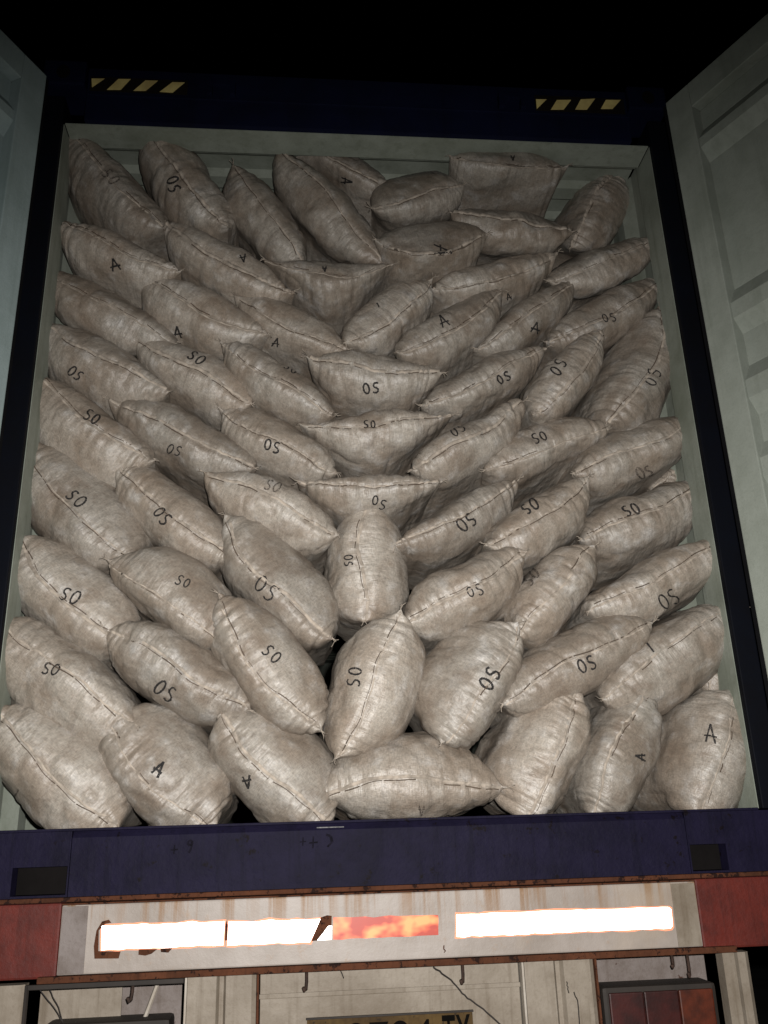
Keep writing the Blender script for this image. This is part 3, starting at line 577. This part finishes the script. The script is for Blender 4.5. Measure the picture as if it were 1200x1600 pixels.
# hooks under the ledge
for x, L in ((-.235, .045), (.197, .045), (.80, .03), (-.70, .05), (.845, .055)):
    bm = bmesh.new(); pts = [(x, -.078, -.384), (x, -.080, -.384 - L * .6), (x - .002, -.084, -.384 - L), (x - .006, -.090, -.384 - L * 1.05), (x - .009, -.094, -.384 - L * .85)]
    add_tube(bm, pts, .0045, 8); tp('rope_hook', bm, M['hook'], None, True)
def wire(pts, r):
    # smooth random-walk between given points
    P = [Vector(p) for p in pts]; out = []
    for i in range(len(P) - 1):
        for k in range(6): out.append(P[i].lerp(P[i + 1], k / 6) + Vector((random.gauss(0, .0007), 0, random.gauss(0, .0007))))
    out.append(P[-1]); bm = bmesh.new(); add_tube(bm, out, r, 6); tp('wire', bm, M['cable'], None, True)
wire([(.115, -.086, -.388), (.165, -.07, -.425), (.20, -.066, -.465), (.25, -.066, -.50), (.30, -.07, -.545)], .002)
wire([(.488, -.078, -.44), (.492, -.078, -.47)], .0014); wire([(.505, -.078, -.468), (.515, -.078, -.49), (.513, -.078, -.56)], .0016)
wire([(-.96, -.05, -.395), (-.92, -.04, -.44), (-.86, -.03, -.52)], .0015); wire([(-.93, -.05, -.395), (-.90, -.04, -.45), (-.87, -.03, -.53)], .0015)
wire([(-.142, -.056, -.388), (-.133, -.056, -.41)], .0015)
# chassis rails carrying the container
for sd in (-1, 1):
    tbox('chassis_rail', min(sd * .33, sd * .43), max(sd * .33, sd * .43), 0.07, 12.0, -0.45, -0.195, M['steel_dark'])
tbox('rear_crossmember', -1.2, 1.2, 0.035, 0.068, -0.38, -0.195, M['steel_dark'])

# ------------------------------------------------------------------ sacks
_tab = rng.random((64, 64, 64)).astype(np.float32)
def vnoise(p):
    """smooth value noise, p = (..., 3)"""
    i = np.floor(p).astype(int); f = p - i; f = f * f * (3 - 2 * f); i &= 63; j = (i + 1) & 63
    x0, y0, z0 = i[..., 0], i[..., 1], i[..., 2]; x1, y1, z1 = j[..., 0], j[..., 1], j[..., 2]; fx, fy, fz = f[..., 0], f[..., 1], f[..., 2]
    a = _tab[x0, y0, z0] * (1 - fx) + _tab[x1, y0, z0] * fx; b = _tab[x0, y1, z0] * (1 - fx) + _tab[x1, y1, z0] * fx
    c = _tab[x0, y0, z1] * (1 - fx) + _tab[x1, y0, z1] * fx; d = _tab[x0, y1, z1] * (1 - fx) + _tab[x1, y1, z1] * fx
    return ((a * (1 - fy) + b * fy) * (1 - fz) + (c * (1 - fy) + d * fy) * fz) * 2 - 1

DEPTH = 0.62
def sack_mesh(L, hu, hl, b0, b1, seam, seed, droop, yref, ang):
    """A filled bag seen from its sewn end: the seam runs corner to corner along local x, the body goes back along y."""
    NU, NC = 104, 22
    L *= 1.035; hu *= 1.01; hl *= 1.01
    t = np.sin(np.linspace(-1, 1, NU) * math.pi / 2) * .35 + np.linspace(-1, 1, NU) * .65
    t = np.clip(t, -1, 1)
    b = np.where(t < 0, b0, b1)
    f = np.maximum(0, 1 - np.abs(t) ** (2.3 + 1.9 * b)) ** (.82 - .36 * b)
    f = np.maximum(f, 0.0)
    rs = np.random.default_rng(seed)
    hth = (hu + hl) / 2
    D = np.minimum(0.22, 1.35 * hth + .015) * (0.25 + 0.75 * f ** .7)
    vseam = seam * (hu if seam > 0 else hl) * (1 - t * t) + hth * .07 * np.sin(t * rs.uniform(2, 4) + rs.uniform(0, 6)) * f
    yf = 0.045 * np.abs(t) ** 2.2 - 0.01
    n1, n2 = rs.uniform(1.8, 2.4), rs.uniform(1.8, 2.4)
    def cap(h, n, sign):
        a = np.linspace(0, math.pi / 2, NC)[None, :]
        s_, c_ = np.sin(a) ** (2 / n), np.cos(a) ** (2 / n)
        s_ = .5 * s_ + .5 * np.sin(a); c_ = .5 * c_ + .5 * np.cos(a)
        v = vseam[:, None] + (sign * (h * f)[:, None] - vseam[:, None]) * s_
        y = yf[:, None] + D[:, None] * (1 - c_)
        return v, y
    vu, yu = cap(hu, n1, 1); vl, yl = cap(hl, n2, -1)
    ns = 4
    fr = np.linspace(0, 1, ns + 2)[None, 1:-1]
    def body(h, sign):
        y = (yf + D)[:, None] + (DEPTH - D - (yf + D))[:, None] * fr
        v = sign * (h * f)[:, None] * (1 + .0 * fr); return v, y
    bu, byu = body(hu, 1); bl, byl = body(hl, -1)
    ab = np.linspace(math.pi / 2, 0, 7)[None, :]
    def back(h, sign):
        v = sign * (h * f)[:, None] * np.sin(ab); y = DEPTH - D[:, None] * (1 - np.cos(ab)); return v, y
    ku, kyu = back(hu, 1); kl, kyl = back(hl, -1)
    V = np.concatenate([vu, bu, ku[:, :], kl[:, ::-1][:, 1:], bl[:, ::-1], vl[:, ::-1][:, :-1]], 1)
    Yv = np.concatenate([yu, byu, kyu, kyl[:, ::-1][:, 1:], byl[:, ::-1], yl[:, ::-1][:, :-1]], 1)
    nr = V.shape[1]
    X = np.repeat((t * L)[:, None], nr, 1)
    # the ends draw in a little towards the back corners
    X = X * (1 - 0.03 * np.clip(Yv / DEPTH, 0, 1) - 0.09 * np.clip((Yv - .03) / .2, 0, 1) ** .8)
    P = np.stack([X, Yv, V], -1)
    # normals by finite differences
    du = np.gradient(P, axis=0); dv = np.roll(P, -1, 1) - np.roll(P, 1, 1)
    Nn = np.cross(dv, du); Nn /= (np.linalg.norm(Nn, axis=-1, keepdims=True) + 1e-9)
    cen = np.array([0, DEPTH / 2, 0]); 
    if ((P - cen) * Nn).sum() < 0: Nn = -Nn
    off = rs.uniform(0, 60, 3)
    P += np.stack([vnoise(P * 3.2 + off) * .010, vnoise(P * 3.2 + off + 20) * .008, vnoise(P * 3.2 + off + 40) * .010], -1)
    P[..., 2] += (rs.uniform(-.014, .014) * (1 - t * t) + rs.uniform(-.006, .006) * np.sin(t * 5))[:, None]
    F = f[:, None] ** .5
    lump = vnoise(P * 7 + off) * .013 + vnoise(P * 15 + off) * .006 + vnoise(P * 34 + off) * .002
    # puckers run away from the seam and gather at the corners
    dist = np.abs(V - vseam[:, None]) / (hth + 1e-6)
    near_end = np.clip((np.abs(t)[:, None] - .55) / .45, 0, 1)
    q = np.stack([X * 55, V * 7, np.full_like(X, 1.0)], -1) + off
    fold = (1 - np.abs(vnoise(q))) ** 3
    q2 = np.stack([X * 22 + V * 8, V * 12, Yv * 10], -1) + off + 9
    fold2 = (1 - np.abs(vnoise(q2))) ** 4
    amp = rs.uniform(.8, 2.2)
    puck = -fold * (.0035 * np.exp(-dist * 2.2) + .0055 * near_end) * amp - fold2 * .005 * rs.uniform(.4, 1.4)
    crease = -.005 * np.exp(-(dist / .10) ** 2)
    disp = (lump * F + (puck + crease) * np.clip(F * 1.6, 0, 1))
    P = P + Nn * disp[..., None]
    # the outer end hangs down a little, more so higher in the stack
    sg = (np.minimum(Yv, .26) - yref) * droop
    P[..., 0] += sg * math.sin(math.radians(ang)); P[..., 2] += sg * math.cos(math.radians(ang))
    # ears: pull the very corners out and bend them
    e0 = np.clip((-t - .93) / .07, 0, 1)[:, None]; e1 = np.clip((t - .93) / .07, 0, 1)[:, None]
    fr_ = np.exp(-Yv / .1)
    P[..., 2] += (e0 * rs.uniform(-.006, .012) + e1 * rs.uniform(-.006, .012)) * fr_
    P[..., 0] += (-e0 + e1) * .006 * fr_
    # a thin flattened rim instead of a mathematically sharp one
    verts = P.reshape(-1, 3)
    idx = np.arange(NU * nr).reshape(NU, nr)
    a_, b_ = idx[:-1, :], idx[1:, :]
    faces = np.stack([a_, np.roll(a_, -1, 1), np.roll(b_, -1, 1), b_], -1).reshape(-1, 4)
    me = bpy.data.meshes.new('sack'); me.from_pydata(verts.tolist(), [], faces.tolist()); me.shade_smooth()
    bm = bmesh.new(); bm.from_mesh(me); bmesh.ops.remove_doubles(bm, verts=[v for v in bm.verts if abs(v.co.x) > L * .985], dist=1e-4)
    bmesh.ops.recalc_face_normals(bm, faces=bm.faces); tree = BVHTree.FromBMesh(bm); bm.to_mesh(me); bm.free(); me.shade_smooth()
    front = P[:, 0, :]                      # the seam line, corner to corner
    return me, tree, front, Nn[:, 0, :]

GLY = {
 'O': [[(.5 + .36 * math.cos(a), .5 + .46 * math.sin(a)) for a in np.linspace(1.4, 1.4 + 6.5, 22)]],
 'S': [[(.80, .90), (.55, .97), (.28, .90), (.20, .70), (.32, .56), (.55, .50), (.76, .40), (.80, .22), (.62, .06), (.36, .03), (.16, .12)]],
 'A': [[(.10, 0), (.30, .5), (.50, 1.0)], [(.50, 1.0), (.68, .5), (.88, 0.02)], [(.0, .34), (.5, .38), (1.0, .36)]],
 'T': [[(.5, 0), (.5, 1)], [(.1, .95), (.9, 1.0)]],
 'I': [[(.3, 0), (.4, .5), (.35, 1)]],
}
def written(tree, o, txt, wx, wz, ang, h, yplane, parent, seed):
    rs = random.Random(seed); bm = bmesh.new(); inv = o.matrix_world.inverted()
    eye_l = inv @ EYE
    ca, sa = math.cos(math.radians(ang)), math.sin(math.radians(ang))
    h *= rs.uniform(.92, 1.10); adv = h * 0.80; total = adv * len(txt); wl = rs.uniform(.0023, .0031) * (1.25 if h > .04 else 1.0)
    lift = 0
    for k, ch in enumerate(txt):
        jit = rs.uniform(-.12, .12) * h; sc = h * rs.uniform(.9, 1.1); sl = rs.uniform(-.12, .12)
        for st in GLY[ch]:
            # resample the stroke
            pts = []
            for i in range(len(st) - 1):
                n = 5 if len(st) < 5 else 3
                for m_ in range(n): u = m_ / n; pts.append((st[i][0] * (1 - u) + st[i + 1][0] * u, st[i][1] * (1 - u) + st[i + 1][1] * u))
            pts.append(st[-1])
            P = []; Nv = []
            for (gx, gz) in pts:
                lx = -total / 2 + k * adv + gx * sc * .68 + (gz - .5) * sl * sc; lz = (gz - .5) * sc + jit
                w = Vector((wx + lx * ca - lz * sa, yplane, wz + lx * sa + lz * ca))
                d = (inv @ w - eye_l).normalized(); hit = tree.ray_cast(eye_l, d)
                if hit[0] is None: continue
                n = hit[1] if hit[1].dot(d) < 0 else -hit[1]
                P.append(hit[0] + n * (.0022 + lift)); Nv.append(n)
            lift += .0002
            if len(P) < 2: continue
            L_, R_ = [], []
            for i, p in enumerate(P):
                tg = (P[min(i + 1, len(P) - 1)] - P[max(i - 1, 0)])
                if tg.length < 1e-6: tg = Vector((1, 0, 0))
                sd = Nv[i].cross(tg.normalized()).normalized() * wl * rs.uniform(.8, 1.2)
                L_.append(bm.verts.new(p + sd)); R_.append(bm.verts.new(p - sd))
            for i in range(len(P) - 1): bm.faces.new((L_[i], L_[i + 1], R_[i + 1], R_[i]))
    if not bm.verts: bm.free(); return
    me = bpy.data.meshes.new('written_mark'); bm.to_mesh(me); bm.free()
    link('written_mark', me, M['ink_worn'] if rs.random() < .08 else M['ink'], parent)

def seam_mesh(front, nrm, seed):
    rs = np.random.default_rng(seed); bm = bmesh.new(); n = len(front); lean = rs.choice((-1, 1))
    i0, i1 = 3, n - 3
    prev = None; hgt = rs.choice((.004, .006, .008, .010))
    for i in range(i0, i1):
        p = Vector(front[i]); tg = (Vector(front[i + 1]) - Vector(front[i - 1])).normalized(); nv = Vector((0, -1, 0)); sd = tg.cross(nv).normalized() * lean
        wob = .0014 * math.sin(i * .23 + seed) + .0007 * math.sin(i * .71)
        base = p - nv * .004 + sd * wob; tip = p + nv * hgt * .55 + sd * (hgt + wob * 1.5)
        und = base - sd * .0035 - nv * .001
        cur = [bm.verts.new(und), bm.verts.new(base + nv * .0045), bm.verts.new(tip), bm.verts.new(tip - nv * .0025), bm.verts.new(base + sd * .003)]
        if prev:
            for k in range(4):
                f = bm.faces.new((prev[k], prev[k + 1], cur[k + 1], cur[k])); f.material_index = 0
        prev = cur
    # stitches beside the fold; their dark runs also paint the seam's shadow line
    i = i0 + 4; vis = float(rs.choice((.6, .8, .9, 1.0)))
    while i < i1 - 6:
        L = int(rs.integers(3, 16)); pts = []
        for k in range(i, min(i + L, i1 - 3)):
            tg = (Vector(front[k + 1]) - Vector(front[k - 1])).normalized(); sd = tg.cross(Vector((0, -1, 0))).normalized() * lean
            pts.append(Vector(front[k]) - sd * (.0048 + .0022 * math.sin(k * .3 + seed)) + Vector((0, -.0030, 0)))
        if len(pts) > 1 and rs.random() < vis: add_tube(bm, pts, float(rs.uniform(.0009, .0021)), 5, 1)
        i += L + (0 if rs.random() < .6 else 2)
    # loose thread ends at both corners
    for e, d in ((0, -1), (n - 1, 1)):
        p = Vector(front[e])
        for _ in range(3):
            q = p + Vector((d * .012 + rs.normal(0, .004), rs.normal(0, .005) - .006, rs.normal(0, .012)))
            add_tube(bm, [p - Vector((d * .008, 0, 0)), p.lerp(q, .5) + Vector((0, 0, rs.normal(0, .003))), q], .0013, 4, 0)
    me = bpy.data.meshes.new('sewn_seam'); bm.to_mesh(me); bm.free(); me.shade_smooth(); return me

for si, (cx, cy, cz, ang, L, hu, hl, b0, b1, seam, marks, lab, droop, yref) in enumerate(SACKS):
    me, tree, front, nr = sack_mesh(L, hu, hl, b0, b1, seam, 100 + si, droop, yref, ang)
    o = link('sack', me, M['fabric']); o.location = (cx, cy, cz)
    o.rotation_euler = (0, -math.radians(ang), 0)
    o.matrix_world = Matrix.Translation((cx, cy, cz)) @ Matrix.Rotation(-math.radians(ang), 4, 'Y')
    tag(o, lab, 'sack', 'woven sacks stacked in the container')
    sm = seam_mesh(front, nr, 300 + si); link('sewn_seam', sm, [M['fold'], M['thread_shade']], o)
    for mk in marks: written(tree, o, mk[0], mk[1], mk[2], mk[3], mk[4], cy + .02, o, 500 + si)

# ------------------------------------------------------------------ render settings
scene.render.engine = 'CYCLES'
scene.cycles.max_bounces = 6
scene.cycles.diffuse_bounces = 1
